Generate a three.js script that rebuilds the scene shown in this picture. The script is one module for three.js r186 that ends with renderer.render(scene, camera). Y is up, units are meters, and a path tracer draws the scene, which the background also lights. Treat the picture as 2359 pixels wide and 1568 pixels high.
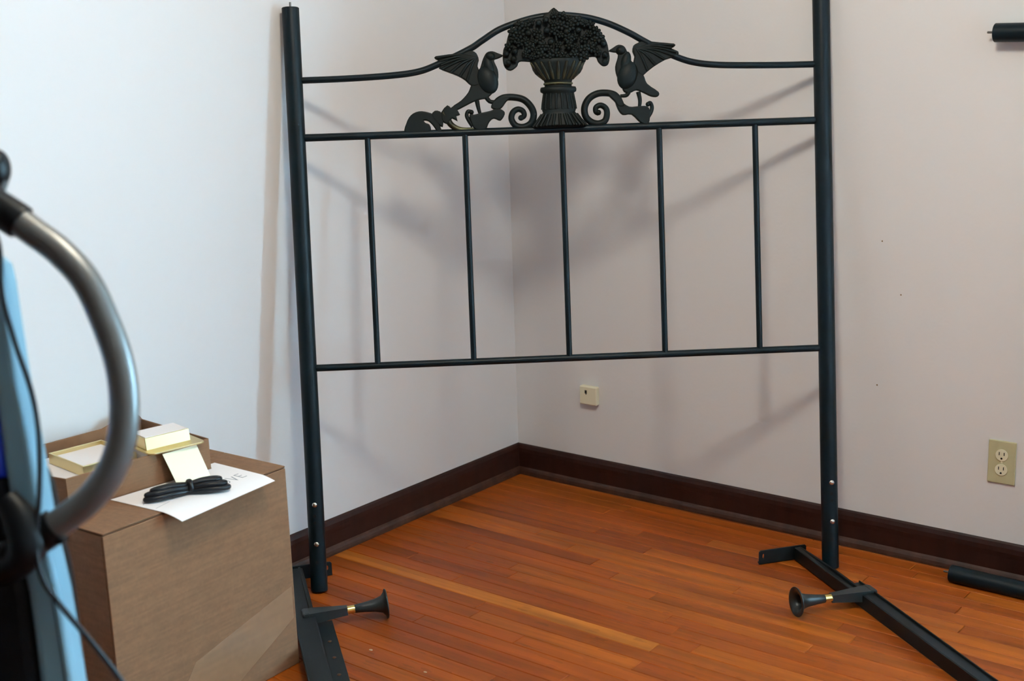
import * as THREE from 'three';
import { RoundedBoxGeometry } from 'three/addons/geometries/RoundedBoxGeometry.js';
import { mergeGeometries } from 'three/addons/utils/BufferGeometryUtils.js';

// ---------------------------------------------------------------- camera, daylight, exposure
const scene = new THREE.Scene();
const camera = new THREE.PerspectiveCamera(29.504, 2359 / 1568, 0.05, 60);
camera.position.set(2.5988, 1.388, 3.2387);
camera.rotation.set(-0.2207, 0.67886, -0.03276, 'YXZ');
camera.focus = 3.4;
camera.userData.fStop = 4.0;
scene.add(camera);
scene.background = new THREE.Color().setRGB(0.436, 0.78, 1.0);      // even overcast daylight outside the window
scene.backgroundIntensity = 65;
const LAMP = 6.3, LAMP_COLOR = new THREE.Color().setRGB(1.0, 0.92, 0.74);
const renderer = new THREE.WebGLRenderer({ antialias: true });
renderer.toneMapping = THREE.LinearToneMapping;
renderer.toneMappingExposure = 1.04;
renderer.shadowMap.enabled = true;

// ---------------------------------------------------------------- helpers
let seed = 20477;
const rnd = () => { seed = (seed * 1664525 + 1013904223) >>> 0; return seed / 4294967296; };
const rr = (a, b) => a + (b - a) * rnd();
const V = (x, y, z = 0) => new THREE.Vector3(x, y, z);
const used = {};
function numbered(name) {
  const n = used[name] = (used[name] ?? -1) + 1;
  return n ? `${name}_${String(n).padStart(3, '0')}` : name;
}
function add(name, geo, mat, parent) {
  const m = new THREE.Mesh(geo, mat);
  m.name = numbered(name); m.castShadow = m.receiveShadow = true;
  parent.add(m); return m;
}
function thing(name, label, category, pos = [0, 0, 0], group) {
  const g = new THREE.Group(); g.name = numbered(name); g.position.set(...pos); scene.add(g);
  g.userData = { label, category }; if (group) g.userData.group = group;
  return g;
}
function structure(name, pos = [0, 0, 0]) {
  const g = new THREE.Group(); g.name = name; g.position.set(...pos); g.userData.kind = 'structure'; scene.add(g); return g;
}
const merge = (...g) => mergeGeometries(g.map((x) => { const y = x.index ? x.toNonIndexed() : x; for (const k of Object.keys(y.attributes)) if (!['position', 'normal', 'uv'].includes(k)) y.deleteAttribute(k); return y; }));
const box = (w, h, d, x = 0, y = 0, z = 0, r = 0.0015, s = 2) => new RoundedBoxGeometry(w, h, d, s, Math.min(r, w / 2.01, h / 2.01, d / 2.01)).translate(x, y, z);
function smooth(pts, n, closed = false, tension = 0.5) {
  return new THREE.CatmullRomCurve3(pts.map((p) => p.isVector3 ? p : V(...p)), closed, 'catmullrom', tension).getPoints(n);
}
// a tube of varying radius along points, with closed (or open) ends
function sweep(pts, radius, radial = 12, { caps = true, flat = 1, up } = {}) {
  const R = typeof radius === 'function' ? radius : () => radius, n = pts.length, pos = [], uv = [], idx = [];
  const tan = pts.map((_, i) => pts[Math.min(i + 1, n - 1)].clone().sub(pts[Math.max(i - 1, 0)]).normalize());
  let nor = up ? up.clone() : (Math.abs(tan[0].y) < 0.9 ? V(0, 1, 0) : V(1, 0, 0)), len = 0;
  for (let i = 0; i < n; i++) {
    nor = nor.clone().addScaledVector(tan[i], -nor.dot(tan[i])).normalize();
    const b = tan[i].clone().cross(nor), r = R(i / (n - 1));
    if (i) len += pts[i].distanceTo(pts[i - 1]);
    for (let j = 0; j <= radial; j++) {
      const a = j / radial * Math.PI * 2, c = Math.cos(a) * r, s = Math.sin(a) * r * flat;
      pos.push(pts[i].x + nor.x * c + b.x * s, pts[i].y + nor.y * c + b.y * s, pts[i].z + nor.z * c + b.z * s);
      uv.push(len, j / radial * r * 6.283);
    }
  }
  const w = radial + 1;
  for (let i = 0; i < n - 1; i++) for (let j = 0; j < radial; j++) { const a = i * w + j; idx.push(a, a + 1, a + w, a + 1, a + w + 1, a + w); }
  if (caps) for (const e of [0, n - 1]) {
    const base = pos.length / 3;
    pos.push(pts[e].x, pts[e].y, pts[e].z); uv.push(0, 0);
    for (let j = 0; j <= radial; j++) { const k = (e * w + j) * 3; pos.push(pos[k], pos[k + 1], pos[k + 2]); uv.push(0, 0); }
    for (let j = 0; j < radial; j++) e ? idx.push(base, base + 1 + j, base + 2 + j) : idx.push(base, base + 2 + j, base + 1 + j);
  }
  const g = new THREE.BufferGeometry();
  g.setAttribute('position', new THREE.Float32BufferAttribute(pos, 3)); g.setAttribute('uv', new THREE.Float32BufferAttribute(uv, 2));
  g.setIndex(idx); g.computeVertexNormals();
  // the seam and smoothness: weld normals across j = 0 and j = radial
  const N = g.attributes.normal;
  for (let i = 0; i < n; i++) {
    const a = i * w, b = a + radial, v = V(N.getX(a) + N.getX(b), N.getY(a) + N.getY(b), N.getZ(a) + N.getZ(b)).normalize();
    N.setXYZ(a, v.x, v.y, v.z); N.setXYZ(b, v.x, v.y, v.z);
  }
  return flip(g);
}
// make faces point outwards (their order above is inwards)
function flip(g) {
  const I = g.index.array; for (let i = 0; i < I.length; i += 3) { const t = I[i]; I[i] = I[i + 1]; I[i + 1] = t; }
  const N = g.attributes.normal; for (let i = 0; i < N.array.length; i++) N.array[i] *= -1;
  return g;
}
const rod = (a, b, r, radial = 20) => {
  const d = b.clone().sub(a), L = d.length(), c = Math.min(0.0016, r * 0.3);
  const prof = [[0, 0], [r - c, 0], [r, c], [r, L - c], [r - c, L], [0, L]].map((p) => new THREE.Vector2(...p));
  const g = new THREE.LatheGeometry(prof, radial).toNonIndexed(); g.computeVertexNormals();
  const s = new THREE.LatheGeometry(prof, radial);
  return creased(s).applyQuaternion(new THREE.Quaternion().setFromUnitVectors(V(0, 1, 0), d.normalize())).translate(a.x, a.y, a.z);
};
function creased(g) { return g; }
const lathe = (prof, seg = 32) => new THREE.LatheGeometry(prof.map((p) => new THREE.Vector2(...p)), seg);
function shapeOf(pts, k = 0, tension = 0.5) {           // a closed outline, smoothed when k > 0
  const p = k ? smooth(pts.map((q) => V(q[0], q[1], 0)), pts.length * k, true, tension) : pts.map((q) => V(q[0], q[1], 0));
  return new THREE.Shape(p.map((q) => new THREE.Vector2(q.x, q.y)));
}
function plate(pts, depth, bevel, k = 3, tension = 0.5) {
  const g = new THREE.ExtrudeGeometry(shapeOf(pts, k, tension), { depth: Math.max(depth - 2 * bevel, 0.0005), bevelEnabled: bevel > 0, bevelThickness: bevel, bevelSize: bevel, bevelOffset: -bevel, bevelSegments: 3, curveSegments: 8 });
  return g.translate(0, 0, -depth / 2 + bevel);
}
const mm = (a) => a.map((p) => p.map((v) => v / 1000));
function blob(x, y, z, rx, ry, rz, turn = 0, seg = 14) { return new THREE.SphereGeometry(1, seg, Math.round(seg * 0.7)).scale(rx, ry, rz).rotateZ(turn).translate(x, y, z); }
function profileAlong(outline, length) { return new THREE.ExtrudeGeometry(new THREE.Shape(outline.map((p) => new THREE.Vector2(...p))), { depth: length, bevelEnabled: false }); }

// ---------------------------------------------------------------- textures and materials
function noiseTexture(w, h, fn, srgb = true) {
  const data = new Uint8Array(w * h * 4);
  for (let y = 0; y < h; y++) for (let x = 0; x < w; x++) { const c = fn(x / w, y / h), i = (y * w + x) * 4; for (let k = 0; k < 3; k++) data[i + k] = Math.max(0, Math.min(255, (Array.isArray(c) ? c[k] : c) * 255)); data[i + 3] = 255; }
  const t = new THREE.DataTexture(data, w, h, THREE.RGBAFormat);
  t.wrapS = t.wrapT = THREE.RepeatWrapping; t.magFilter = THREE.LinearFilter; t.minFilter = THREE.LinearMipmapLinearFilter; t.generateMipmaps = true;
  if (srgb) t.colorSpace = THREE.SRGBColorSpace; t.needsUpdate = true; return t;
}
function lattice(nx, ny) {                               // tiling value noise
  const g = Array.from({ length: nx * ny }, rnd), f = (t) => t * t * (3 - 2 * t);
  return (u, v) => {
    const x = u * nx, y = v * ny, i = Math.floor(x), j = Math.floor(y), a = f(x - i), b = f(y - j), q = (p, r) => g[((r % ny) + ny) % ny * nx + ((p % nx) + nx) % nx];
    return (q(i, j) * (1 - a) + q(i + 1, j) * a) * (1 - b) + (q(i, j + 1) * (1 - a) + q(i + 1, j + 1) * a) * b;
  };
}
const std = (o) => new THREE.MeshStandardMaterial(o), phys = (o) => new THREE.MeshPhysicalMaterial(o);
const lin = (r, g, b) => new THREE.Color().setRGB(r, g, b);
const n1 = lattice(8, 8), n2 = lattice(32, 32), n3 = lattice(96, 96), s1 = lattice(6, 40), s2 = lattice(12, 110), s3 = lattice(40, 200);
const grain = noiseTexture(1024, 512, (u, v) => {
  const w = v + 0.012 * n1(u, v), f = 0.55 * s1(u, w) + 0.3 * s2(u, w) + 0.15 * s3(u, w);
  const pores = s3(u * 1, w) > 0.86 ? 0.1 : 0, k = 0.7 + 0.36 * f - pores;
  return [Math.min(1, k * 1.0), Math.min(1, k * 0.985 - 0.01), Math.min(1, k * 0.95 - 0.02)];
});
const plasterBump = noiseTexture(512, 512, (u, v) => 0.35 * n1(u, v) + 0.35 * n2(u, v) + 0.3 * n3(u, v), false);
plasterBump.repeat.set(1.6, 1.6);
const kraft = noiseTexture(512, 512, (u, v) => { const k = 0.86 + 0.08 * s2(u, v) + 0.05 * n3(u, v) + 0.04 * n2(u, v); return [k, k * 0.99, k * 0.97]; });
const kraftBump = noiseTexture(64, 256, (u, v) => 0.5 + 0.5 * Math.sin(v * Math.PI * 2 * 24), false);

const M = {
  wall: std({ color: lin(0.70, 0.708, 0.735), roughness: 0.85, bumpMap: plasterBump, bumpScale: 0.0006 }),
  panel: std({ color: lin(0.06, 0.034, 0.02), roughness: 0.7, map: grain }),
  ceiling: std({ color: lin(0.8, 0.79, 0.77), roughness: 0.9 }),
  base: phys({ color: lin(0.032, 0.0095, 0.0065), roughness: 0.42, map: grain, specularIntensity: 0.5 }),
  shoe: phys({ color: lin(0.058, 0.022, 0.014), roughness: 0.45, map: grain, specularIntensity: 0.6 }),
  subfloor: std({ color: lin(0.035, 0.012, 0.004), roughness: 0.9 }),
  iron: phys({ color: lin(0.0012, 0.006, 0.0085), roughness: 0.42, specularIntensity: 0.4 }),
  cast: phys({ color: lin(0.0028, 0.0055, 0.005), roughness: 0.48, specularIntensity: 0.3 }),
  gilt: std({ color: lin(0.11, 0.10, 0.04), roughness: 0.45, metalness: 0.55, map: noiseTexture(128, 128, (u, v) => 0.25 + 0.75 * n2(u, v)) }),
  steel: std({ color: lin(0.62, 0.6, 0.55), roughness: 0.25, metalness: 1 }),
  pin: std({ color: lin(0.12, 0.12, 0.12), roughness: 0.4, metalness: 0.8 }),
  hole: std({ color: lin(0.002, 0.002, 0.002), roughness: 1 }),
  railPaint: phys({ color: lin(0.004, 0.007, 0.008), roughness: 0.45, specularIntensity: 0.5 }),
  rivet: std({ color: lin(0.09, 0.045, 0.02), roughness: 0.5, metalness: 0.6 }),
  brass: std({ color: lin(0.78, 0.62, 0.22), roughness: 0.2, metalness: 1 }),
  brassSoft: std({ color: lin(0.70, 0.57, 0.30), roughness: 0.34, metalness: 1 }),
  plasticFoot: phys({ color: lin(0.012, 0.017, 0.018), roughness: 0.38 }),
  ivory: std({ color: lin(0.47, 0.44, 0.27), roughness: 0.45 }),
  ivoryLight: std({ color: lin(0.72, 0.70, 0.53), roughness: 0.4 }),
  jack: std({ color: lin(0.74, 0.70, 0.53), roughness: 0.5 }),
  card: std({ color: lin(0.215, 0.105, 0.051), roughness: 0.9, map: kraft, bumpMap: kraftBump, bumpScale: 0.0002 }),
  cardIn: std({ color: lin(0.19, 0.095, 0.047), roughness: 0.95, map: kraft }),
  tape: phys({ color: lin(0.285, 0.16, 0.088), roughness: 0.35, map: kraft, clearcoat: 0.6, clearcoatRoughness: 0.3 }),
  paper: std({ color: lin(0.80, 0.79, 0.82), roughness: 0.9, side: THREE.DoubleSide }),
  cord: phys({ color: lin(0.003, 0.0045, 0.007), roughness: 0.4, specularIntensity: 0.6 }),
  hose: phys({ color: lin(0.062, 0.064, 0.063), roughness: 0.4, clearcoat: 0.8, clearcoatRoughness: 0.3 }),
  vacBlack: phys({ color: lin(0.003, 0.004, 0.005), roughness: 0.4, specularIntensity: 0.3 }),
  vacBlue: phys({ color: lin(0.01, 0.05, 0.55), roughness: 0.3, clearcoat: 0.5 }),
  vacPale: phys({ color: lin(0.14, 0.265, 0.34), roughness: 0.5, clearcoat: 0.15, clearcoatRoughness: 0.3 }),
  white: std({ color: lin(0.78, 0.77, 0.74), roughness: 0.6 }),
  glass: phys({ color: lin(1, 1, 1), transmission: 1, thickness: 0, roughness: 0, ior: 1.5 }),
  dust: std({ color: lin(0.42, 0.3, 0.22), roughness: 1 }),
  scuff: std({ color: lin(0.26, 0.19, 0.12), roughness: 1 }),
};

// ---------------------------------------------------------------- the room: corner at the origin, left wall along +z, right wall along +x
const RX = 3.44, RZ = 4.9, RH = 2.6, W0 = -0.008, T = 0.13;
{
  // left wall, far from the window
  const g = new THREE.BoxGeometry(T, RH + 0.3, RZ + 2 * T); 
  const l = add('wall_left', g.translate(W0 - T / 2, RH / 2, RZ / 2), M.wall, scene); l.userData.kind = 'structure';
  // right wall with its window opening
  const WX = [2.5, 3.36], WY = [0.52, 1.96];
  const s = new THREE.Shape([[W0 - 0.0, -0.15], [RX + T, -0.15], [RX + T, RH + 0.15], [W0, RH + 0.15]].map((p) => new THREE.Vector2(...p)));
  s.holes.push(new THREE.Path([[WX[0], WY[0]], [WX[0], WY[1]], [WX[1], WY[1]], [WX[1], WY[0]]].map((p) => new THREE.Vector2(...p))));
  const r = add('wall_right', new THREE.ExtrudeGeometry(s, { depth: T, bevelEnabled: false }).translate(0, 0, W0 - T), M.wall, scene); r.userData.kind = 'structure';
  const b = add('wall_back', new THREE.BoxGeometry(RX + 2 * T, RH + 0.3, T).translate(RX / 2, RH / 2, RZ + T / 2), M.panel, scene); b.userData.kind = 'structure';
  const e = add('wall_side', new THREE.BoxGeometry(T, RH + 0.3, RZ).translate(RX + T / 2, RH / 2, RZ / 2), M.wall, scene); e.userData.kind = 'structure';
  const c = add('ceiling', new THREE.BoxGeometry(RX + 0.02, 0.1, RZ + 0.02).translate(RX / 2, RH + 0.05, RZ / 2), M.ceiling, scene); c.userData.kind = 'structure';
  // window in the right wall, beyond the frame's right edge
  const w = structure('window_1'), wx = (WX[0] + WX[1]) / 2, wy = (WY[0] + WY[1]) / 2, ww = WX[1] - WX[0], wh = WY[1] - WY[0];
  const f = [];
  for (const sx of [-1, 1]) f.push(box(0.045, wh, 0.06, wx + sx * (ww / 2 - 0.0225), wy, W0 - 0.07));
  for (const y of [WY[0] + 0.0225, wy, WY[1] - 0.0225]) f.push(box(ww - 0.09, 0.045, 0.06, wx, y, W0 - 0.07));
  add('window_frame', merge(...f), M.white, w);
  for (const y of [wy - wh / 4, wy + wh / 4]) add('pane', new THREE.BoxGeometry(ww - 0.09, wh / 2 - 0.06, 0.004).translate(wx, y, W0 - 0.07), M.glass, w);
  add('window_sill', box(ww + 0.1, 0.03, 0.07, wx, WY[0] - 0.015, W0 + 0.02), M.white, w);
  for (const sx of [-1, 1]) add('casing', box(0.06, wh + 0.06, 0.016, wx + sx * (ww / 2 + 0.018), wy + 0.03, W0 + 0.008), M.white, w);
}
// baseboards with their shoe mouldings
{
  const prof = [[0, 0.004], [0.0095, 0.004], [0.0095, 0.062], [0.0105, 0.076], [0.0095, 0.088], [0.006, 0.0985], [0.002, 0.103], [0, 0.103]];
  const shoe = [[0, 0], [0.019, 0], [0.019, 0.006], [0.0175, 0.014], [0.0145, 0.020], [0.0095, 0.0245], [0.0, 0.0255]];
  const run = (o, L) => profileAlong(o, L);
  const make = (name, L, place) => { const g = structure(name); add('board', place(run(prof, L)), M.base, g); add('shoe_molding', place(run(shoe, L)), M.shoe, g); };
  make('baseboard_left', RZ - W0, (g) => g.translate(W0, 0, W0));
  make('baseboard_right', RX - W0, (g) => g.rotateY(-Math.PI / 2).scale(-1, 1, 1).rotateY(0).applyMatrix4(new THREE.Matrix4().makeScale(1, 1, 1)).translate(0, 0, 0), 0);
}
{ // put the right-hand run where it belongs: out of the wall along +z, running along +x
  const g = scene.getObjectByName('baseboard_right');
  for (const m of g.children) {
    const prof = m.name.startsWith('board') ? [[0, 0.004], [0.0095, 0.004], [0.0095, 0.062], [0.0105, 0.076], [0.0095, 0.088], [0.006, 0.0985], [0.002, 0.103], [0, 0.103]] : [[0, 0], [0.019, 0], [0.019, 0.006], [0.0175, 0.014], [0.0145, 0.020], [0.0095, 0.0245], [0.0, 0.0255]];
    m.geometry = new THREE.ExtrudeGeometry(new THREE.Shape(prof.map(([a, b]) => new THREE.Vector2(-a, b)).reverse()), { depth: RX - W0, bevelEnabled: false }).rotateY(Math.PI / 2).translate(W0, 0, W0);
  }
}
// the strip floor: every board its own piece, 50 mm wide, running along the right wall
{
  const fl = structure('floor');
  add('subfloor', new THREE.BoxGeometry(RX + 0.02, 0.12, RZ + 0.02).translate(RX / 2, -0.0615 - 0.0145, RZ / 2), M.subfloor, fl);
  const tones = [[0.344, 0.0726, 0.008], [0.323, 0.0643, 0.0067], [0.365, 0.0789, 0.0086], [0.289, 0.0539, 0.0058], [0.385, 0.0892, 0.01], [0.31, 0.0602, 0.0067], [0.344, 0.0685, 0.0072], [0.261, 0.049, 0.0056], [0.372, 0.083, 0.0086], [0.33, 0.0622, 0.0062]];
  const mats = tones.map((t) => phys({ color: lin(...t), map: grain, roughness: 0.4, specularIntensity: 0.35 }));
  mats.push(phys({ color: lin(0.45, 0.128, 0.016), map: grain, roughness: 0.4, specularIntensity: 0.35 }));
  const board = (x0, x1, z0, z1) => {
    const a = 0.0006, h = 0.014, c = 0.0012, u0 = rnd(), v0 = rnd(), dy = rr(-0.0003, 0);
    const A = [x0 + a, x1 - a, z0 + a, z1 - a], B = [A[0] + c, A[1] - c, A[2] + c, A[3] - c];
    const top = [[B[0], dy, B[2]], [B[0], dy, B[3]], [B[1], dy, B[3]], [B[1], dy, B[2]]], mid = [[A[0], dy - c, A[2]], [A[0], dy - c, A[3]], [A[1], dy - c, A[3]], [A[1], dy - c, A[2]]], low = mid.map((p) => [p[0], -h, p[2]]);
    const pos = [], uv = [], quad = (p, q, r, s) => { for (const t of [p, q, r, p, r, s]) { pos.push(...t); uv.push(u0 + t[0] / 2.2, v0 + t[2] / 0.9); } };
    quad(...top);
    for (let i = 0; i < 4; i++) { const j = (i + 1) % 4; quad(top[j], top[i], mid[i], mid[j]); quad(mid[j], mid[i], low[i], low[j]); }
    const g = new THREE.BufferGeometry(); g.setAttribute('position', new THREE.Float32BufferAttribute(pos, 3)); g.setAttribute('uv', new THREE.Float32BufferAttribute(uv, 2)); g.computeVertexNormals(); return g;
  };
  for (let k = -1; k * 0.05 + 0.02 < RZ; k++) {
    const z0 = Math.max(k * 0.05 + 0.02, 0), z1 = Math.min(k * 0.05 + 0.07, RZ), near = z0 > 1.75;
    let x = 0, first = true;
    while (x < RX - 0.01) {
      let L = near ? rr(1.6, 2.6) : rr(0.45, 1.35); if (first) L *= rr(0.3, 1);
      let t = Math.floor(rnd() * 10);
      if (k === 16) { L = first ? 1.07 : L; if (first) t = 10; }                 // the one pale board
      if (k === 6 && first) L = 0.73;
      let x1 = x + L; if (RX - x1 < 0.25) x1 = RX;
      add('plank', board(x, x1, z0, z1), mats[t], fl); x = x1; first = false;
    }
  }
  // crumbs of plaster and the scuffed finish in the corner
  add('paint_speck', blob(0.523, 0.0006, 1.242, 0.0055, 0.001, 0.0035, 0, 10), M.dust, fl);
  add('paint_speck', blob(0.707, 0.0006, 1.251, 0.005, 0.001, 0.003, 0, 10), M.dust, fl);
}

// ---------------------------------------------------------------- ceiling lamp (above the frame): a glowing globe and the light inside it
{
  const t = thing('ceiling_lamp', 'white frosted globe lamp on the ceiling in the middle of the room', 'lamp', [1.72, RH, 1.83]);
  add('canopy', lathe([[0, 0], [0.07, 0], [0.07, -0.008], [0.05, -0.022], [0.03, -0.03], [0, -0.03]]), M.white, t);
  add('globe', new THREE.SphereGeometry(0.075, 32, 20).translate(0, -0.1, 0), std({ color: lin(0.9, 0.9, 0.88), emissive: LAMP_COLOR, emissiveIntensity: 3, roughness: 0.6 }), t);
  const p = new THREE.PointLight(LAMP_COLOR, LAMP, 0, 2); p.position.set(0, -0.1, 0); p.castShadow = true; p.shadow.radius = 7; p.shadow.mapSize.set(2048, 2048); t.add(p);
}

// ---------------------------------------------------------------- iron headboard leaning into the corner
{
  const hb = thing('headboard', 'tall black iron headboard with basket and bird ornament leaning in the room corner', 'headboard', [0.1644, 0, 1.0715]);
  const d = V(0.7582, 0, -0.652), u = V(-0.0898, 0.9905, -0.1045), n = d.clone().cross(u);
  hb.quaternion.setFromRotationMatrix(new THREE.Matrix4().makeBasis(d, u, n));
  const Wd = 1.3724, PT = 1.527;
  for (const s of [0, Wd]) {
    const p = add('post', rod(V(s, 0.003, 0), V(s, PT, 0), 0.0222, 32), M.iron, hb);
    add('pin', rod(V(s, PT - 0.002, 0), V(s, PT + 0.014, 0), 0.0028, 10), M.pin, p);
    for (const t of [0.238, 0.1325]) add('bolt', new THREE.SphereGeometry(0.0068, 14, 10).scale(1, 1, 0.55).translate(s + 0.001, t, 0.0225), M.steel, p);
    for (const t of [0.208, 0.19, 0.084]) add('bolt_hole', new THREE.CylinderGeometry(0.0042, 0.0042, 0.002, 14).rotateX(Math.PI / 2).translate(s, t, 0.0217), M.hole, p);
  }
  const TR = mm([[20, 1342], [137, 1343], [249, 1347], [317, 1354], [368, 1370], [453, 1407], [488, 1428], [534, 1455], [591, 1474], [637, 1484], [681, 1487], [725, 1484], [771, 1476], [820, 1460], [870, 1436], [906, 1415], [960, 1385], [1005, 1365], [1038, 1355], [1084, 1348], [1152, 1344], [1260, 1341], [1352, 1340]]);
  add('top_rail', sweep(smooth(TR.map((p) => V(p[0], p[1], 0)), 160), 0.0085, 14), M.iron, hb);
  add('middle_rail', rod(V(0.02, 1.1952, 0), V(Wd - 0.02, 1.1952, 0), 0.0098, 16), M.iron, hb);
  add('bottom_rail', rod(V(0.02, 0.5968, 0), V(Wd - 0.02, 0.5968, 0), 0.0092, 16), M.iron, hb);
  for (const s of [0.182, 0.4345, 0.687, 0.941, 1.193]) add('spindle', rod(V(s, 0.5985, 0), V(s, 1.1935, 0), 0.0078, 14), M.iron, hb);

  // basket of flowers on its pedestal (a cast relief, deeper to the front)
  const bk = add('basket', lathe([[0, 1.199], [0.071, 1.199], [0.066, 1.207], [0.052, 1.222], [0.0465, 1.234], [0.042, 1.238], [0.0445, 1.246], [0.044, 1.256], [0.040, 1.268], [0.0385, 1.282], [0.041, 1.288], [0.0465, 1.291], [0.0475, 1.297], [0.0455, 1.303], [0.0355, 1.304], [0.0345, 1.312], [0.037, 1.320], [0.050, 1.330], [0.059, 1.338], [0.065, 1.348], [0.069, 1.362], [0.0725, 1.372], [0.066, 1.376], [0, 1.378]].map(([a, b]) => [a, b]), 40).scale(1, 1, 0.42).translate(0.681, 0, 0.002), M.cast, hb);
  {
    const gl = [];
    for (let i = 0; i < 9; i++) { const a = (i / 8 - 0.5) * 2.6; gl.push(sweep([0, 0.25, 0.5, 0.75, 1].map((q) => V(0.681 + Math.sin(a) * (0.039 + 0.033 * q), 1.322 + 0.044 * q, 0.002 + Math.cos(a) * (0.0168 + 0.0145 * q))), (q) => 0.0052 * (0.5 + Math.sin(q * Math.PI) * 0.6), 8)); }
    add('gilded_leaf', merge(...gl), M.gilt, bk).userData.label = 'worn gilt leaves around the basket bowl';
    add('gilded_band', new THREE.TorusGeometry(0.0355, 0.0032, 8, 40).rotateX(Math.PI / 2).scale(1, 1, 0.45).translate(0.681, 1.3115, 0.003), M.gilt, bk);
    const fl = [];
    for (let i = 0; i < 11; i++) { const a = (i / 10 - 0.5) * 2.7; fl.push(sweep([V(0.681 + Math.sin(a) * 0.046, 1.233, 0.002 + Math.cos(a) * 0.0195), V(0.681 + Math.sin(a) * 0.058, 1.217, 0.002 + Math.cos(a) * 0.0245), V(0.681 + Math.sin(a) * 0.071, 1.202, 0.002 + Math.cos(a) * 0.03)], 0.0042, 8)); }
    add('fluting', merge(...fl), M.cast, bk);
    const ped = [];
    for (let i = 0; i < 8; i++) { const a = (i / 7 - 0.5) * 2.6; ped.push(sweep([V(0.681 + Math.sin(a) * 0.0385, 1.286, Math.cos(a) * 0.0175), V(0.681 + Math.sin(a) * 0.043, 1.262, Math.cos(a) * 0.0195), V(0.681 + Math.sin(a) * 0.045, 1.246, Math.cos(a) * 0.02)], 0.0036, 8)); }
    add('pedestal_leaf', merge(...ped), M.cast, bk);
    // the bouquet: a backing plate, a crowning leaf, hanging grapes and many blossoms
    const out = mm([[654, 1488], [676, 1503], [701, 1488], [747, 1479], [775, 1463], [788, 1443], [799, 1434], [811, 1413], [815, 1390], [817, 1372], [812, 1356], [799, 1353], [787, 1364], [780, 1377], [754, 1375], [747, 1367], [676, 1362], [608, 1370], [583, 1371], [576, 1359], [559, 1349], [545, 1357], [540, 1376], [542, 1402], [550, 1417], [556, 1439], [568, 1453], [588, 1473], [617, 1482]]);
    add('bouquet', plate(out, 0.014, 0.003, 3), M.cast, bk);
    add('crown_leaf', merge(plate(mm([[646, 1484], [662, 1494], [676, 1505], [690, 1493], [708, 1484], [690, 1462], [677, 1430], [664, 1462]]), 0.024, 0.004, 2), sweep([V(0.676, 1.50, 0.012), V(0.678, 1.45, 0.018), V(0.68, 1.39, 0.018)], 0.0045, 8)), M.cast, bk);
    const inside = (x, y) => { let c = false; for (let i = 0, j = out.length - 1; i < out.length; j = i++) { const [xi, yi] = out[i], [xj, yj] = out[j]; if ((yi > y) !== (yj > y) && x < (xj - xi) * (y - yi) / (yj - yi) + xi) c = !c; } return c; };
    const petals = (r, np) => { const g = [blob(0, 0, 0.004 + r * 0.2, r * 0.34, r * 0.34, r * 0.34, 0, 8)]; for (let i = 0; i < np; i++) { const a = i / np * 6.2832; g.push(blob(r * 0.58, 0, 0.003, r * 0.48, r * 0.36, r * 0.3, 0, 8).rotateZ(a)); } return merge(...g); };
    const kinds = [petals(0.0125, 5), petals(0.0105, 6), petals(0.0145, 6), merge(blob(0, 0, 0.004, 0.0085, 0.0085, 0.0075, 0, 12), blob(0.004, 0.003, 0.009, 0.003, 0.003, 0.003, 0, 8))];
    const spots = [];
    for (let i = 0; i < 4000 && spots.length < 74; i++) {
      const x = rr(0.535, 0.82), y = rr(1.345, 1.5), ok = [[0.008, 0], [-0.008, 0], [0, 0.008], [0, -0.008]].every(([a, b]) => inside(x + a, y + b));
      if (ok && spots.every((q) => Math.hypot(q[0] - x, q[1] - y) > 0.0165)) spots.push([x, y]);
    }
    for (const [x, y] of spots) {
      const grape = x < 0.575 && y < 1.40 || x > 0.785 && y < 1.41, m = add('flower', kinds[grape ? 3 : Math.floor(rnd() * 3.3)], M.cast, bk);
      m.position.set(x, y, 0.006 + 0.016 * Math.max(0, 1 - ((x - 0.68) / 0.15) ** 2)); m.rotation.z = rnd() * 6; m.rotation.y = (x - 0.68) * 3; m.rotation.x = -(y - 1.42) * 4;
    }
  }
  // the two birds: body with a rounded breast, a raised wing with ribbed feathers, legs
  const body1 = mm([[541, 1388], [529, 1394], [514, 1400], [499, 1397], [489, 1382], [483, 1365], [478, 1352], [470, 1334], [456, 1316], [447, 1297], [428, 1277], [405, 1262], [415, 1253], [435, 1261], [459, 1272], [479, 1278], [494, 1280], [505, 1288], [515, 1299], [522, 1314], [527, 1333], [526, 1353], [519, 1370], [518, 1378], [528, 1381]]);
  const wing1 = mm([[482, 1340], [474, 1363], [478, 1378], [475, 1391], [468, 1400], [451, 1404], [411, 1396], [367, 1392], [366, 1385], [376, 1380], [368, 1376], [381, 1370], [374, 1361], [396, 1351], [422, 1340], [441, 1328], [457, 1313], [476, 1316]]);
  const body2 = mm([[815, 1391], [825, 1398], [840, 1406], [855, 1402], [863, 1388], [871, 1368], [879, 1356], [903, 1328], [913, 1304], [942, 1282], [939, 1270], [922, 1271], [902, 1281], [884, 1288], [868, 1282], [852, 1285], [845, 1303], [834, 1327], [831, 1350], [838, 1373], [838, 1385], [828, 1387]]);
  const wing2 = mm([[879, 1361], [882, 1375], [877, 1388], [880, 1403], [891, 1409], [906, 1414], [946, 1409], [986, 1404], [987, 1397], [979, 1392], [996, 1384], [993, 1373], [962, 1364], [931, 1347], [912, 1333], [899, 1325], [882, 1342]]);
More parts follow.
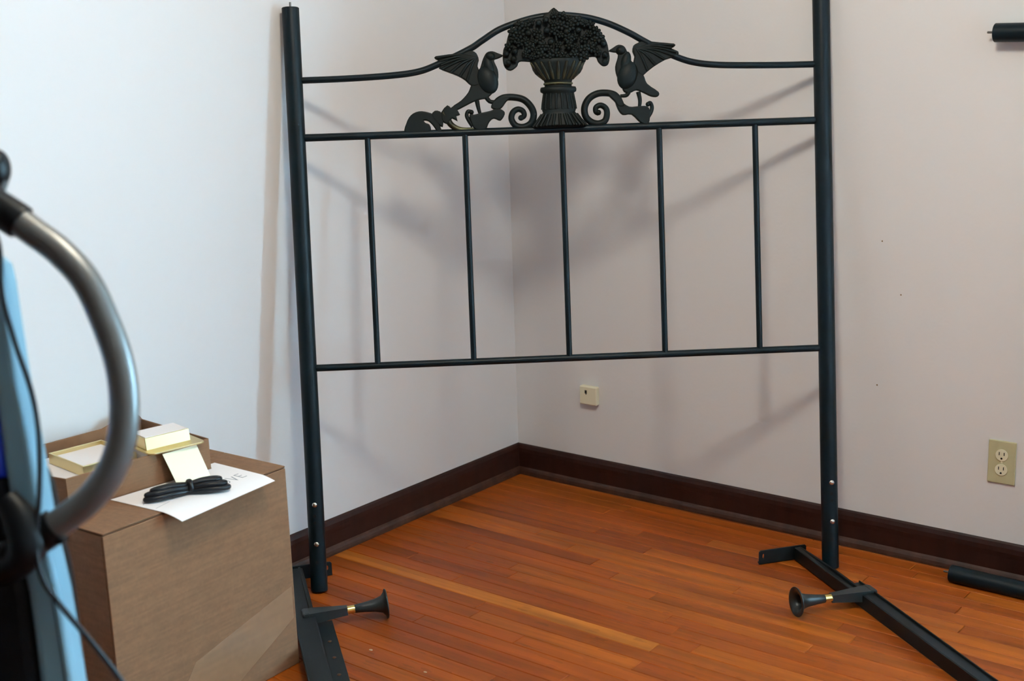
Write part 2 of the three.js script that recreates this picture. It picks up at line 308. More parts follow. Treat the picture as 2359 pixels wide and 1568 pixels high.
  const bird = (body, wing, dir, c, head, feathers, root, legs) => {
    const b = add('bird', merge(plate(body, 0.013, 0.003, 3), blob(c[0], c[1], 0.004, 0.026, 0.037, 0.013, dir * 0.35, 18), blob(head[0], head[1], 0.002, 0.0135, 0.0125, 0.0105, 0, 14), blob(c[0] + dir * 0.004, c[1] + 0.034, 0.002, 0.014, 0.028, 0.010, dir * 0.25, 14)), M.cast, hb);
    add('wing', plate(wing, 0.016, 0.003, 2).translate(0, 0, -0.001), M.cast, b);
    const fg = feathers.map((f) => sweep(smooth([V(root[0], root[1], 0.006), V((root[0] + f[0]) / 2, (root[1] + f[1]) / 2 + 0.006, 0.008), V(f[0], f[1], 0.006)], 10), (q) => 0.0022 + 0.0022 * q, 8));
    add('feather_rib', merge(...fg), M.cast, b);
    for (const l of legs) add('leg', sweep(smooth(l.map((p) => V(p[0] / 1000, p[1] / 1000, 0.001)), 10), (q) => 0.0062 - 0.002 * q, 10), M.cast, b);
    add('eye', blob(head[0] + dir * 0.004, head[1] + 0.002, 0.0115, 0.002, 0.002, 0.0015, 0, 8), M.gilt, b);
    return b;
  };
  bird(body1, wing1, 1, [0.499, 1.327], [0.508, 1.387], mm([[372, 1388], [376, 1379], [380, 1369], [384, 1359], [404, 1349], [428, 1339], [446, 1327]]), [0.472, 1.385], [[[469, 1275], [472, 1257], [476, 1241]], [[493, 1284], [503, 1272], [519, 1271], [527, 1275]]]);
  bird(body2, wing2, -1, [0.862, 1.327], [0.846, 1.391], mm([[984, 1400], [978, 1393], [990, 1382], [984, 1373], [958, 1365], [934, 1351], [914, 1337]]), [0.886, 1.395], [[[889, 1284], [893, 1263], [891, 1244]], [[864, 1284], [857, 1276], [842, 1275]]]);
  // volute scrolls beside the pedestal
  const scrollAt = (pts) => { const c = smooth(mm(pts).map((p) => V(p[0], p[1], 0)), 90); return sweep(c, (q) => q < 0.12 ? 0.005 + q * 0.033 : 0.0090 - 0.0024 * Math.max(0, q - 0.5) * 2, 12, { up: V(0, 0, 1) }); };
  const sc1 = add('scroll', scrollAt([[512, 1262], [522, 1274], [541, 1281], [565, 1281], [590, 1274], [608, 1256], [615, 1235], [608, 1214], [589, 1204], [568, 1208], [557, 1225], [561, 1242], [574, 1250], [587, 1245], [590, 1233], [580, 1226]]), M.cast, hb);
  const sc2 = add('scroll', scrollAt([[846, 1256], [838, 1269], [826, 1279], [807, 1284], [782, 1283], [760, 1271], [748, 1249], [750, 1226], [764, 1211], [783, 1206], [800, 1213], [806, 1230], [803, 1245], [790, 1253], [778, 1248], [777, 1237], [785, 1232]]), M.cast, hb);
  add('scroll_eye', blob(0.5815, 1.2275, 0.002, 0.0075, 0.0075, 0.008), M.cast, sc1);
  add('scroll_eye', blob(0.7835, 1.2345, 0.002, 0.0075, 0.0075, 0.008), M.cast, sc2);
  add('scroll_leaf', plate(mm([[505, 1256], [512, 1272], [530, 1284], [545, 1288], [556, 1280], [545, 1270], [534, 1256], [522, 1250]]), 0.017, 0.003), M.cast, sc1);
  add('scroll_leaf', plate(mm([[850, 1248], [848, 1262], [834, 1278], [818, 1289], [806, 1288], [812, 1276], [826, 1262], [836, 1248]]), 0.017, 0.003), M.cast, sc2);
  // leafy branches under the birds, each with its small curl
  const br1 = add('branch', plate(mm([[448, 1240], [461, 1240], [475, 1243], [502, 1248], [520, 1254], [536, 1248], [540, 1238], [528, 1222], [511, 1228], [499, 1219], [488, 1201], [463, 1201], [452, 1218]]), 0.015, 0.003), M.cast, hb);
  add('curl', merge(sweep(smooth(mm([[456, 1210], [447, 1224], [441, 1238], [445, 1249], [454, 1248]]).map((p) => V(...p)), 20), (q) => 0.0058 - 0.0012 * q, 10), blob(0.4535, 1.2465, 0, 0.0065, 0.0065, 0.0075)), M.cast, br1);
  const br2 = add('branch', plate(mm([[828, 1266], [844, 1260], [864, 1247], [888, 1247], [911, 1246], [918, 1230], [913, 1201], [893, 1204], [870, 1226], [847, 1226], [834, 1242]]), 0.015, 0.003), M.cast, hb);
  add('curl', merge(sweep(smooth(mm([[912, 1218], [920, 1230], [924, 1243], [920, 1255], [912, 1252]]).map((p) => V(...p)), 20), (q) => 0.0058 - 0.0012 * q, 10), blob(0.9135, 1.2515, 0, 0.0062, 0.0062, 0.0075)), M.cast, br2);
  // only the left end still has its outer scroll
  const os = add('outer_scroll', plate(mm([[282, 1199], [284, 1223], [297, 1244], [318, 1253], [341, 1250], [359, 1241], [368, 1222], [375, 1199], [364, 1199], [352, 1216], [341, 1227], [330, 1229], [334, 1223], [343, 1219], [347, 1209], [340, 1199]]), 0.016, 0.003, 3), M.cast, hb);
  add('stem', sweep(smooth(mm([[380, 1248], [391, 1230], [402, 1214], [424, 1203], [458, 1201]]).map((p) => V(...p)), 24), (q) => 0.0095 - 0.0035 * q, 12), M.gilt, os);
  add('leaf', plate(mm([[376, 1249], [392, 1266], [401, 1259], [410, 1263], [424, 1241], [414, 1238], [417, 1224], [403, 1232], [390, 1218], [376, 1228]]), 0.018, 0.003, 2), M.cast, os);
  add('leaf', plate(mm([[350, 1241], [359, 1253], [372, 1251], [380, 1240], [378, 1211], [364, 1221]]), 0.017, 0.003, 2), M.cast, os);
}

// ---------------------------------------------------------------- footboard tipped on its side against the right wall
{
  const fb = thing('footboard', 'black iron footboard on its side against the right wall, only its post ends in view', 'footboard', [1.4965, 0.0232, 0.085]);
  const y = V(0.0257, 1.3685, -0.064).normalize(), x = V(1, 0, -0.004).normalize(), z = x.clone().cross(y).normalize(); x.copy(y.clone().cross(z));
  fb.quaternion.setFromRotationMatrix(new THREE.Matrix4().makeBasis(x, y, z));
  const H = 1.3705;
  for (const h of [0, H]) {
    const p = add('post', rod(V(0, h, 0), V(0.86, h, 0), 0.0225, 32), M.iron, fb);
    add('pin', rod(V(-0.018, h + 0.001, 0), V(0.002, h + 0.001, 0), 0.0028, 10), M.pin, p);
  }
  for (const q of [0.2, 0.52]) add('rail', rod(V(q, 0.02, 0), V(q, H - 0.02, 0), 0.0095, 16), M.iron, fb);
  for (const h of [0.182, 0.4345, 0.687, 0.941, 1.193]) add('spindle', rod(V(0.205, h, 0), V(0.515, h, 0), 0.0078, 12), M.iron, fb);
}

// ---------------------------------------------------------------- the two steel side rails lying on the floor
function sideRail(label, pos, dir, s, { inner, outer, legAt, legLen, legBack, floorFlange, from = 0.27, flat = 0.031 }) {
  const t = thing('bed_side_rail', label, 'bed rail', pos);
  t.rotation.y = -Math.atan2(dir[1], dir[0]);
  // local: x along the rail, z towards the inner side (times s)
  const Z = (a) => a * s;
  const pl = new THREE.Shape([[-outer, 0.002], [inner, 0.002], [inner, 0.036], [inner - 0.004, 0.04], [-outer + 0.004, 0.04], [-outer, 0.036]].map((p) => new THREE.Vector2(...p)));
  for (const c of [inner - 0.012, -outer + 0.012]) { const h = new THREE.Path(); h.absellipse(c, 0.024, 0.0035, 0.0075, 0, Math.PI * 2); pl.holes.push(h); }
  const pg = new THREE.ExtrudeGeometry(pl, { depth: 0.003, bevelEnabled: true, bevelSize: 0.0006, bevelThickness: 0.0006, bevelSegments: 1 }).rotateY(-Math.PI / 2);
  const foot = box(0.012, 0.006, inner + outer, -0.006, 0.004, (inner - outer) / 2, 0.002);
  add('bracket_plate', (s > 0 ? pg : pg.applyMatrix4(new THREE.Matrix4().makeRotationX(0)).translate(0, 0, outer - inner)), M.railPaint, t);
  add('bracket_lip', s > 0 ? foot : foot.translate(0, 0, -(inner - outer)), M.railPaint, t);
  // the reinforced end: a standing bar that deepens towards the leg
  add('end_bar', new THREE.ExtrudeGeometry(new THREE.Shape([[0, 0.002], [0.31, 0.002], [0.31, 0.044], [0.2, 0.044], [0, 0.036]].map((p) => new THREE.Vector2(...p))), { depth: 0.004, bevelEnabled: true, bevelSize: 0.001, bevelThickness: 0.001, bevelSegments: 2 }).translate(0, 0, s > 0 ? -0.005 : 0.001), M.railPaint, t);
  // the long angle: standing flange, flat flange, thin lip
  const L = 1.86, x0 = from;
  add('standing_flange', box(L - x0, 0.036, 0.0035, (L + x0) / 2, 0.0195, Z(0.0035), 0.001), M.railPaint, t);
  const top = box(L - x0, 0.0035, flat, (L + x0) / 2, 0.0365, Z(0.003 - flat / 2), 0.001);
  add('flat_flange', top, M.railPaint, t);
  add('edge_lip', box(L - x0, 0.012, 0.0035, (L + x0) / 2, 0.0375, Z(0.0035 - flat), 0.001), M.railPaint, t);
  if (s > 0) add('end_sleeve', box(0.30, 0.036, 0.016, 0.153, 0.0205, Z(0.0075), 0.003), M.railPaint, t);
  if (floorFlange) {
    const ff = add('rivet_strip', box(L - 0.3, 0.0035, floorFlange, (L + 0.3) / 2, 0.004, Z(floorFlange / 2 + 0.004), 0.001), M.railPaint, t);
    for (let q = 0.42; q < L; q += 0.09) add('rivet', new THREE.SphereGeometry(0.005, 10, 8).scale(1, 0.45, 1).translate(q, 0.006, Z(floorFlange / 2 + 0.006)), M.rivet, ff);
  }
  // leg: tapered square shank, brass ring, flared cup foot
  const leg = new THREE.Group(); leg.name = numbered('leg'); t.add(leg);
  const yr = 0.032, yf = 0.0385, cupR = 0.0375;
  leg.position.set(legAt, yr, 0);
  const shank = (len, w0, h0, w1, h1) => { const g = new THREE.BoxGeometry(1, 1, len, 1, 1, 8), P = g.attributes.position; for (let i = 0; i < P.count; i++) { const q = P.getZ(i) / len + 0.5; const e = q * q * (3 - 2 * q) * 0.5 + q * 0.5; P.setX(i, P.getX(i) * (w0 + (w1 - w0) * e)); P.setY(i, P.getY(i) * (h0 + (h1 - h0) * e)); } g.translate(0, 0, len / 2); g.computeVertexNormals(); return g; };
  const tilt = new THREE.Group();
  const a = Math.atan2(yf - yr, legLen), turn = new THREE.Matrix4().makeRotationX(-a);
  const face = new THREE.Matrix4().makeRotationY(s > 0 ? 0 : Math.PI);
  const put = (g) => g.applyMatrix4(turn).applyMatrix4(face);
  const root = legBack, ringAt = legLen * 0.47;
  add('shank', put(merge(shank(ringAt + root, 0.04, 0.03, 0.019, 0.02).translate(0, 0, -root), box(0.04, 0.027, 0.02, 0, 0.002, -root + 0.004, 0.005))), M.plasticFoot, leg);
  add('brass_ring', put(new THREE.CylinderGeometry(0.0102, 0.0102, 0.02, 24).rotateX(Math.PI / 2).translate(0, 0, ringAt + 0.009)), M.brass, leg);
  const cl = legLen - ringAt - 0.018;
  add('cup_foot', put(lathe([[0, 0], [0.0105, 0], [0.0125, cl * 0.3], [0.016, cl * 0.62], [0.0215, cl * 0.86], [0.03, cl * 0.95], [cupR - 0.001, cl * 0.975], [cupR, cl], [cupR - 0.001, cl + 0.002], [0.029, cl + 0.001], [0.0205, cl - 0.004], [0.0165, cl - 0.012], [0.0145, cl * 0.62], [0, cl * 0.6]], 36).rotateX(Math.PI / 2).translate(0, 0, ringAt + 0.018)), M.plasticFoot, leg);
  return t;
}
sideRail('black steel bed side rail lying on the floor in front of the right headboard post', [1.107, 0, 0.168], [0.81, 0.587], 1, { inner: 0.118, outer: 0.022, legAt: 0.325, legLen: 0.178, legBack: 0.03 });
sideRail('black steel bed side rail on the floor beside the cardboard box and left post', [0.063, 0, 1.045], [0.8, 0.6], -1, { inner: 0.085, outer: 0.028, legAt: 0.318, legLen: 0.185, legBack: 0.02, floorFlange: 0.045, from: 0.012, flat: 0.050 });

// ---------------------------------------------------------------- plates on the right wall
{
  const o = thing('electrical_outlet', 'beige duplex electrical outlet plate on the right wall', 'outlet', [1.5845, 0.3165, W0]);
  add('cover_plate', box(0.07, 0.1145, 0.006, 0, 0, 0.003, 0.0028, 3), M.ivory, o);
  for (const y of [0.0195, -0.0195]) {
    const f = new THREE.Shape(); f.absarc(0, 0, 0.0152, 0, Math.PI * 2);
    const r = add('receptacle', new THREE.ExtrudeGeometry(f, { depth: 0.0015, bevelEnabled: true, bevelSize: 0.0005, bevelThickness: 0.0005, bevelSegments: 2 }).translate(0, y, 0.006), M.ivoryLight, o);
    for (const x of [-0.0062, 0.0062]) add('slot', box(0.0022, 0.0085, 0.001, x, y + 0.004, 0.0083, 0.0004), M.hole, r);
    add('ground_hole', new THREE.CylinderGeometry(0.0026, 0.0026, 0.001, 14).rotateX(Math.PI / 2).translate(0, y - 0.0085, 0.0083), M.hole, r);
  }
  add('screw', new THREE.SphereGeometry(0.003, 12, 8).scale(1, 1, 0.5).translate(0, 0, 0.006), M.ivoryLight, o);
  const j = thing('phone_jack', 'small square cream surface jack low on the right wall near the corner', 'wall jack', [0.296, 0.3125, W0]);
  add('housing', box(0.064, 0.06, 0.02, 0, 0, 0.01, 0.004, 3), M.jack, j);
  add('socket', box(0.008, 0.011, 0.0012, -0.007, 0.012, 0.0203, 0.0005), M.hole, j);
  add('latch_slot', box(0.003, 0.005, 0.0012, -0.006, 0.0055, 0.0203, 0.0005), M.hole, j);
  add('lower_entry', box(0.02, 0.003, 0.009, 0.006, -0.031, 0.007, 0.001), M.jack, j);
  [[1.245, 0.866], [1.301, 0.727], [1.243, 0.474]].forEach(([x, y], i) => {
    const m = add('nail_hole', new THREE.CylinderGeometry(0.0022, 0.0016, 0.0012, 10).rotateX(Math.PI / 2).translate(x, y, W0 + 0.0003), M.scuff, scene.getObjectByName('wall_right'));
  });
}

// ---------------------------------------------------------------- large cardboard box and what lies on it
const BOX = { x: 0.43, z: 1.385, turn: -0.046, h: 0.485, w: 0.385, l: 0.497 };
{
  // origin at the box's rear right bottom corner; local -x towards the left wall, +z towards the viewer
  const b = thing('cardboard_box', 'large tall brown cardboard box standing against the left wall', 'box', [BOX.x, 0, BOX.z]);
  b.rotation.y = 0.046;
  const { h, w, l } = BOX, t = 0.005;
  add('front_panel', box(t, h - 0.006, l, -t / 2, h / 2 - 0.003, l / 2, 0.002), M.card, b);
  add('back_panel', box(t, h - 0.006, l, -w + t / 2, h / 2 - 0.003, l / 2, 0.002), M.card, b);
  add('side_panel', box(w - 2 * t, h - 0.006, t, -w / 2, h / 2 - 0.003, l - t / 2, 0.002), M.card, b);
  add('side_panel', box(w - 2 * t, h - 0.006, t, -w / 2, h / 2 - 0.003, t / 2, 0.002), M.card, b);
  add('bottom_panel', box(w - 2 * t, t, l - 2 * t, -w / 2, t / 2 + 0.001, l / 2, 0.001), M.cardIn, b);
  const sx = 0.2;
  add('top_flap', box(sx - 0.001, t, l, -sx / 2 - 0.0005 + 0.0005, h - t / 2, l / 2, 0.0022), M.card, b);
  add('top_flap', box(w - sx - 0.001, t, l, -sx - (w - sx) / 2, h - t / 2, l / 2, 0.0022), M.card, b);
  // strips of clear packing tape across the seam ends
  const tp = new THREE.Shape([[0.10, 0.002], [0.486, 0.002], [0.486, 0.06], [0.012, 0.2], [0.012, 0.13]].map((p) => new THREE.Vector2(...p)));
  add('packing_tape', new THREE.ExtrudeGeometry(new THREE.Shape([[0.008, 0.118], [0.008, 0.196], [0.30, 0.128], [0.36, 0.05], [0.36, 0.004], [0.24, 0.004]].map((p) => new THREE.Vector2(...p))), { depth: 0.0004, bevelEnabled: false }).rotateY(-Math.PI / 2).translate(0.0006, 0, 0), M.tape, b);
}
// shallow cardboard tray, open at the top
const TRAY = { x: 0.306, z: 1.495, turn: 0.06, w: 0.275, l: 0.352, y: BOX.h, h: 0.073 };
{
  const t = thing('cardboard_tray', 'shallow open cardboard tray holding brass pieces on top of the big box', 'tray', [TRAY.x, TRAY.y, TRAY.z]);
  t.rotation.y = -TRAY.turn;
  const { w, l, h } = TRAY, k = 0.004;
  const skew = 0.075;                                          // the near end is splayed, so the rear wall is longer
  const fb = new THREE.Shape([[0, 0], [-w, 0], [-w, -(l + skew)], [0, -l]].map((p) => new THREE.Vector2(...p)));
  add('tray_bottom', new THREE.ExtrudeGeometry(fb, { depth: k, bevelEnabled: false }).rotateX(-Math.PI / 2), M.cardIn, t);
  add('tray_wall', box(k, h, l, -k / 2, h / 2, l / 2, 0.0015), M.card, t);
  const bw = new THREE.Shape([[0, 0], [l + skew, 0], [l + skew, h - 0.002], [0.105, h], [0.085, h + 0.006], [0.062, h + 0.02], [0.04, h + 0.025], [0.02, h + 0.021], [0.005, h + 0.008], [0, h]].map((p) => new THREE.Vector2(...p)));
  add('tray_wall', new THREE.ExtrudeGeometry(bw, { depth: k, bevelEnabled: false }).rotateY(-Math.PI / 2).translate(-w + k, 0, 0), M.card, t);
  add('tray_wall', box(w - 2 * k, h, k, -w / 2, h / 2, k / 2, 0.0015), M.card, t);
  const e = Math.hypot(w, skew);
  add('tray_wall', box(e - k, h, k, -e / 2, h / 2, -k / 2, 0.0015).rotateY(Math.atan2(skew, w)).translate(0, 0, l), M.card, t);
}
// things in the tray
{
  const at = (x, y, z) => { const c = Math.cos(TRAY.turn), s = Math.sin(TRAY.turn); return [TRAY.x + x * c - z * s, TRAY.y + y, TRAY.z + x * s + z * c]; };
  const ps = thing('paper_stack', 'stack of white papers lying under the brass pieces in the tray', 'paper', at(-0.14, 0.0045, 0.18)); ps.rotation.y = -TRAY.turn + 0.03;
  const PS = (n) => { let y = 0; for (let i = 0; i < n; i++) { const hh = 0.0085; add('sheet_bundle', box(0.225 - 0.004 * (i % 2), hh - 0.0004, 0.318 - 0.005 * ((i + 1) % 2), rr(-0.004, 0.004), y + hh / 2, rr(-0.004, 0.004), 0.001), M.paper, ps); y += hh; } return y; };
  const top = PS(5);
  // brass tray-like frame, white inside
  const rim = (name, label, cat, pos, turn, w, l, h, wall, matFloor) => {
    const t = thing(name, label, cat, pos); t.rotation.y = turn;
    const parts = [];
    for (const s of [-1, 1]) { parts.push(box(wall, h, l, s * (w / 2 - wall / 2), h / 2, 0, 0.0012, 3)); parts.push(box(w - 2 * wall, h, wall, 0, h / 2, s * (l / 2 - wall / 2), 0.0012, 3)); }
    add('brass_rim', merge(...parts), M.brassSoft, t);
    add('white_panel', box(w - 2 * wall, 0.003, l - 2 * wall, 0, h * 0.55, 0, 0.0005), matFloor, t);
    return t;
  };
  rim('brass_tray', 'shallow rectangular brass tray lined with a white panel, beside the brass box on a flange', 'brass tray', at(-0.128, 0.0045 + top, 0.216), -0.06 - 0.03, 0.152, 0.128, 0.024, 0.004, M.paper);
  // flanged brass box lying on the papers and the tray's front edge
  const ps2 = thing('paper_stack', 'short white stack of papers right under the shiny flanged brass box', 'paper', [0.238, 0.5322, 1.577]); ps2.rotation.y = -0.12;
  for (let i = 0; i < 3; i++) add('sheet_bundle', box(0.1, 0.0084, 0.12, rr(-0.002, 0.002), 0.0043 + i * 0.0086, rr(-0.002, 0.002), 0.001), M.paper, ps2);
  const f = thing('brass_box', 'shiny brass rectangular box on a wide thin flange resting on the tray edge', 'brass fitting', [0.256, 0.5585, 1.577]); f.rotation.y = -0.165;
  const fl = new THREE.Shape(); { const w = 0.062, l = 0.066, r = 0.014; fl.moveTo(-w + r, -l); fl.lineTo(w - r, -l); fl.quadraticCurveTo(w, -l, w, -l + r); fl.lineTo(w, l - r); fl.quadraticCurveTo(w, l, w - r, l); fl.lineTo(-w + r, l); fl.quadraticCurveTo(-w, l, -w, l - r); fl.lineTo(-w, -l + r); fl.quadraticCurveTo(-w, -l, -w + r, -l); }
  add('flange', new THREE.ExtrudeGeometry(fl, { depth: 0.002, bevelEnabled: true, bevelSize: 0.001, bevelThickness: 0.001, bevelSegments: 3 }).rotateX(-Math.PI / 2).translate(0, 0.0012, 0), M.brassSoft, f);
  const bb = new THREE.Shape([[-0.045, 0], [0.0285, 0], [0.0245, 0.0225], [-0.043, 0.0225]].map((p) => new THREE.Vector2(...p)));
  add('box_body', new THREE.ExtrudeGeometry(bb, { depth: 0.104, bevelEnabled: true, bevelSize: 0.0015, bevelThickness: 0.0015, bevelSegments: 3 }).translate(0, 0.0057, -0.046), M.brassSoft, f);
  add('paper_insert', box(0.062, 0.0016, 0.1, -0.0095, 0.0305, 0.006, 0.0005), M.paper, f);
}
// white sheet with pen writing, hanging a little over the box edge
{
  const cv = document.createElement('canvas'); cv.width = 1024; cv.height = 768; const c = cv.getContext('2d');
  c.fillStyle = '#f1f0f4'; c.fillRect(0, 0, 1024, 768);
  c.strokeStyle = '#7c8494'; c.lineWidth = 9; c.lineCap = 'round';
  const line = (...p) => { c.beginPath(); c.moveTo(p[0], p[1]); for (let i = 2; i < p.length; i += 2) c.lineTo(p[i], p[i + 1]); c.stroke(); };
  // letters read from the box's front edge: a round o, a broad stroke, a blocky E
  c.beginPath(); c.ellipse(735, 470, 30, 46, 0, 0, 7); c.stroke();
  line(795, 405, 822, 520, 850, 420);
  line(930, 410, 885, 410, 885, 515, 932, 515); line(885, 462, 922, 462);
  c.lineWidth = 4; line(40, 330, 150, 230); line(90, 300, 175, 315); line(30, 470, 190, 440); line(610, 150, 780, 90);
  const tx = new THREE.CanvasTexture(cv); tx.colorSpace = THREE.SRGBColorSpace; tx.anisotropy = 8;
  const mat = std({ map: tx, roughness: 0.85, side: THREE.DoubleSide });
  const nx = 24, nz = 28, pos = [], uv = [], idx = [], y0 = BOX.h + 0.0012;
  // corners on the box top (room metres): rear left, rear right, front right, front left
  const q = { a: [0.283, 1.752], b: [0.276, 1.462], c: [0.480, 1.458], d: [0.508, 1.730] };
  for (let side = 0; side < 2; side++) for (let i = 0; i <= nx; i++) for (let j = 0; j <= nz; j++) {
    const s = i / nx, t = j / nz, L = (A, B, k) => [A[0] + (B[0] - A[0]) * k, A[1] + (B[1] - A[1]) * k], p = L(L(q.a, q.b, t), L(q.d, q.c, t), s);
    const edge = BOX.x + 0.046 * (p[1] - BOX.z), over = Math.max(0, p[0] - edge - 0.002);
    pos.push(p[0] - over * 0.05, y0 - over * 0.08 - over * over * 1.6 - side * 0.0006, p[1]); uv.push(t, 1 - s);
  }
  const w = nz + 1, n = (nx + 1) * w;
  for (let side = 0; side < 2; side++) for (let i = 0; i < nx; i++) for (let j = 0; j < nz; j++) { const a = side * n + i * w + j; side ? idx.push(a, a + 1, a + w, a + 1, a + w + 1, a + w) : idx.push(a, a + w, a + 1, a + 1, a + w, a + w + 1); }
  const g = new THREE.BufferGeometry(); g.setAttribute('position', new THREE.Float32BufferAttribute(pos, 3)); g.setAttribute('uv', new THREE.Float32BufferAttribute(uv, 2)); g.setIndex(idx); g.computeVertexNormals();
  const m = add('paper_sheet', g, mat, scene); m.userData = { label: 'white sheet with pen writing lying flat and hanging over the box edge', category: 'paper' };
}
// cream note leaning on the tray's front wall
{
  const cv = document.createElement('canvas'); cv.width = 256; cv.height = 256; const c = cv.getContext('2d');
  c.fillStyle = '#f3eed2'; c.fillRect(0, 0, 256, 256); c.strokeStyle = 'rgba(120,130,140,0.45)'; c.lineWidth = 3; c.lineCap = 'round';
  for (const [y, x0, x1] of [[60, 30, 130], [88, 24, 150], [150, 110, 215], [178, 60, 200], [205, 40, 120]]) { c.beginPath(); for (let x = x0; x <= x1; x += 4) c.lineTo(x, y + Math.sin(x * 0.55) * 5 + Math.sin(x * 0.23) * 3); c.stroke(); }
  const tx = new THREE.CanvasTexture(cv); tx.colorSpace = THREE.SRGBColorSPace ?? THREE.SRGBColorSpace;
  const A = V(0.3085, 0.5555, 1.624), B = V(0.3145, 0.5555, 1.537), C = V(0.345, BOX.h + 0.0025, 1.53), D = V(0.342, BOX.h + 0.0025, 1.616);
  const nn = B.clone().sub(A).cross(D.clone().sub(A)).normalize().multiplyScalar(-0.0008), pos = [], uv = [];
  const quad = (p, q, r, s, u) => { for (const [v, k] of [[p, [0, 1]], [q, [1, 1]], [r, [1, 0]], [p, [0, 1]], [r, [1, 0]], [s, [0, 0]]]) { pos.push(v.x, v.y, v.z); uv.push(...(u ? k : [0.02, 0.02])); } };
  const [a, b, e, f] = [A, B, C, D].map((v) => v.clone().add(nn));
  quad(A, D, C, B, false); pos.length = 0; uv.length = 0;
  for (const [v, k] of [[A, [0, 1]], [D, [0, 0]], [C, [1, 0]], [A, [0, 1]], [C, [1, 0]], [B, [1, 1]]]) { pos.push(v.x, v.y, v.z); uv.push(...k); }
  for (const v of [a, e, f, a, b, e]) { pos.push(v.x, v.y, v.z); uv.push(0.02, 0.02); }
  for (const [p, q, r, s] of [[A, a, f, D], [D, f, e, C], [C, e, b, B], [B, b, a, A]]) for (const v of [p, q, r, p, r, s]) { pos.push(v.x, v.y, v.z); uv.push(0.02, 0.02); }
  const g = new THREE.BufferGeometry(); g.setAttribute('position', new THREE.Float32BufferAttribute(pos, 3)); g.setAttribute('uv', new THREE.Float32BufferAttribute(uv, 2)); g.computeVertexNormals();
  const m = add('note_card', g, std({ map: tx, roughness: 0.9, side: THREE.DoubleSide }), scene); m.userData = { label: 'small cream square note with faint handwriting leaning on the tray', category: 'note' };
}
// bunched black cord on the sheet
{
  const t = thing('bundled_cord', 'bunched black cord tied in the middle on the white sheet', 'cord', [0.404, BOX.h + 0.0022, 1.634]);
  t.rotation.y = 1.17; t.scale.setScalar(0.86);        // local x runs from the split end to the round end
  const loop = (a, b, w, y, z, r = 0.0068) => sweep(smooth([V(0, y, z * 0.3), V(a * 0.45, y + 0.004, z + w * 0.6), V(a * 0.85, y + 0.002, z + w * 0.9), V(a, y, z), V(a * 0.85, y + 0.001, z - w * 0.9), V(a * 0.45, y + 0.003, z - w * 0.6), V(0, y, z * 0.3), V(b * 0.4, y + 0.004, z * 0.4 + w * 0.7), V(b * 0.8, y + 0.003, z * 0.4 + w), V(b, y, z * 0.4), V(b * 0.8, y, z * 0.4 - w), V(b * 0.4, y + 0.002, z * 0.4 - w * 0.7)], 90, true), r, 10, { caps: false });
  add('coil', merge(loop(0.094, -0.108, 0.013, 0.0075, 0.024), loop(0.082, -0.090, 0.013, 0.0075, -0.024), loop(0.088, -0.104, 0.010, 0.0175, 0.018), loop(0.082, -0.086, 0.010, 0.0175, -0.018), loop(0.080, -0.088, 0.009, 0.024, 0.0)), M.cord, t);
  add('tie', new THREE.TorusGeometry(0.0155, 0.004, 10, 24).scale(1, 0.95, 1.6).rotateY(Math.PI / 2).translate(0.004, 0.0185, 0), M.cord, t);
}

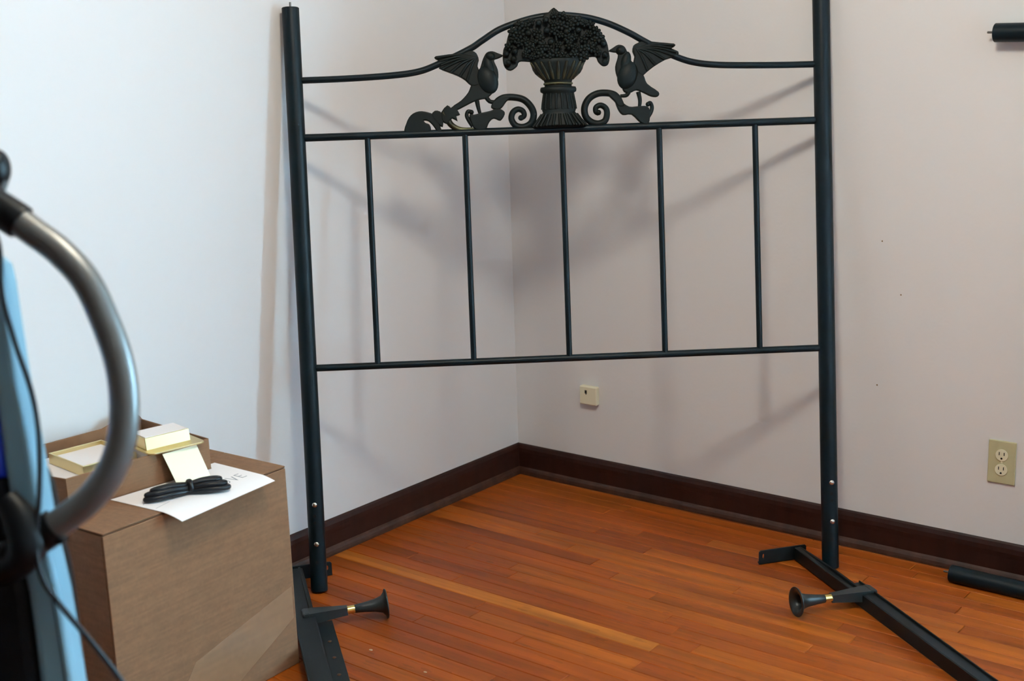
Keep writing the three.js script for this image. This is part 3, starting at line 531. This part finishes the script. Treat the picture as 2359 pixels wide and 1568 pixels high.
// ---------------------------------------------------------------- upright vacuum cleaner at the left edge, close to the viewer
{
  const v = thing('vacuum_cleaner', 'black and pale blue upright vacuum cleaner with grey hose at the left edge', 'vacuum cleaner', [1.376, 0, 2.65]);
  const X = V(0.778, 0, -0.628).normalize(), Y = V(-0.137, 0.976, -0.17).normalize(), Zv = X.clone().cross(Y).normalize(); X.copy(Y.clone().cross(Zv));
  v.quaternion.setFromRotationMatrix(new THREE.Matrix4().makeBasis(X, Y, Zv));
  const P = (a, z = 0) => a.map((p) => V(p[0] / 1000, p[1] / 1000, z + (p[2] ?? 0) / 1000));
  const hp = P([[-2, 1256], [8, 1248], [30, 1231], [62, 1205], [91, 1170], [112, 1121], [126, 1073], [130, 1027], [126, 987], [112, 950], [86, 918], [52, 893], [24, 876]]);
  add('hose', sweep(smooth(hp, 90), 0.0172, 24), M.hose, v);
  add('hose_cuff', sweep(P([[-62, 1292], [-30, 1273], [-6, 1257], [13, 1244], [17, 1241]]), (q) => q < 0.9 ? 0.0212 : 0.0205, 24), M.vacBlack, v);
  add('hose_cuff', sweep(P([[46, 889], [34, 881], [14, 869], [-6, 858], [-22, 846]]), 0.0208, 24), M.vacBlack, v);
  add('hose_elbow', merge(sweep(smooth(P([[-6, 925], [6, 905], [14, 885], [16, 866], [6, 850], [-18, 836]], 0.012), 20), (q) => 0.014 + 0.009 * Math.sin(q * 3.1), 16), box(0.014, 0.008, 0.02, 0.052, 0.872, 0.004, 0.003)), M.vacBlack, v);
  // pale glossy side panel and the black housing behind it
  const strip = P([[-30, 1200], [-13, 1198], [-5, 1144], [6, 1053], [17, 988], [30, 885], [45, 809], [58, 708], [78, 560], [92, 380], [98, 200], [40, 200], [36, 380], [30, 560], [19, 709], [9, 810], [0, 850], [-6, 900], [-14, 960], [-22, 1050], [-30, 1140]]);
  add('side_panel', plate(strip.map((p) => [p.x, p.y]), 0.05, 0.008, 2).translate(0, 0, -0.03), M.vacPale, v);
  add('panel_groove', sweep(smooth(P([[36, 815], [50, 705], [64, 560], [72, 380]], -0.005), 20), 0.0011, 6), M.vacBlack, v);
  const house = P([[-190, 900], [-150, 945], [-60, 955], [-16, 945], [-4, 900], [4, 850], [12, 810], [21, 709], [34, 540], [44, 360], [60, 160], [20, 110], [-160, 110], [-205, 160], [-215, 500]]);
  add('housing', plate(house.map((p) => [p.x, p.y]), 0.16, 0.02, 2).translate(0, 0, -0.09), M.vacBlack, v);
  const blue = P([[-150, 940], [-150, 1060], [-110, 1120], [-60, 1130], [-38, 1110], [-26, 1030], [-14, 945]]);
  add('dust_cover', plate(blue.map((p) => [p.x, p.y]), 0.09, 0.015, 2).translate(0, 0, -0.055), M.vacBlue, v);
  add('handle', sweep(smooth(P([[-85, 1100], [-85, 1180], [-78, 1260], [-55, 1305], [-24, 1316]], -0.06), 30), 0.013, 16), M.vacPale, v);
  add('handle_grip', merge(sweep(smooth(P([[-66, 1308], [-42, 1312], [-26, 1311], [-16, 1308]], -0.03), 16), (q) => 0.020 - 0.002 * q, 20), blob(-0.018, 1.309, -0.03, 0.0125, 0.0225, 0.02)), M.vacBlack, v);
  add('grip_neck', sweep(smooth(P([[-14, 1296], [-20, 1282], [-32, 1266], [-46, 1252]], -0.03), 12), 0.0075, 12), M.hose, v);
  add('power_cord', sweep(smooth(P([[-30, 1262, -10], [-12, 1218, -6], [-5, 1158, 6], [8, 1102, 6], [24, 1046, 4], [31, 995, 4], [33, 935, 12], [31, 869, 24], [37, 829, 20], [54, 798, 14], [83, 757, 8], [114, 706, -5], [150, 640, -10], [190, 540, -10], [215, 420, 0], [210, 300, 0], [190, 190, 10]]), 120), 0.0032, 10), M.cord, v);
  // floor head, level with the boards although the body leans
  const head = new THREE.Matrix4().makeRotationX(0.2207), hd = box(0.34, 0.075, 0.3, -0.06, 0.048, 0.08, 0.03, 4).applyMatrix4(head), neck = box(0.2, 0.12, 0.1, -0.08, 0.1, -0.08, 0.03, 4);
  add('floor_head', hd, M.vacBlack, v); add('neck', neck, M.vacBlack, v);
  for (const x of [-0.19, 0.06]) add('wheel', new THREE.CylinderGeometry(0.03, 0.03, 0.024, 24).rotateZ(Math.PI / 2).translate(x, 0.031, -0.03).applyMatrix4(head), M.vacBlack, v);
}

renderer.render(scene, camera);
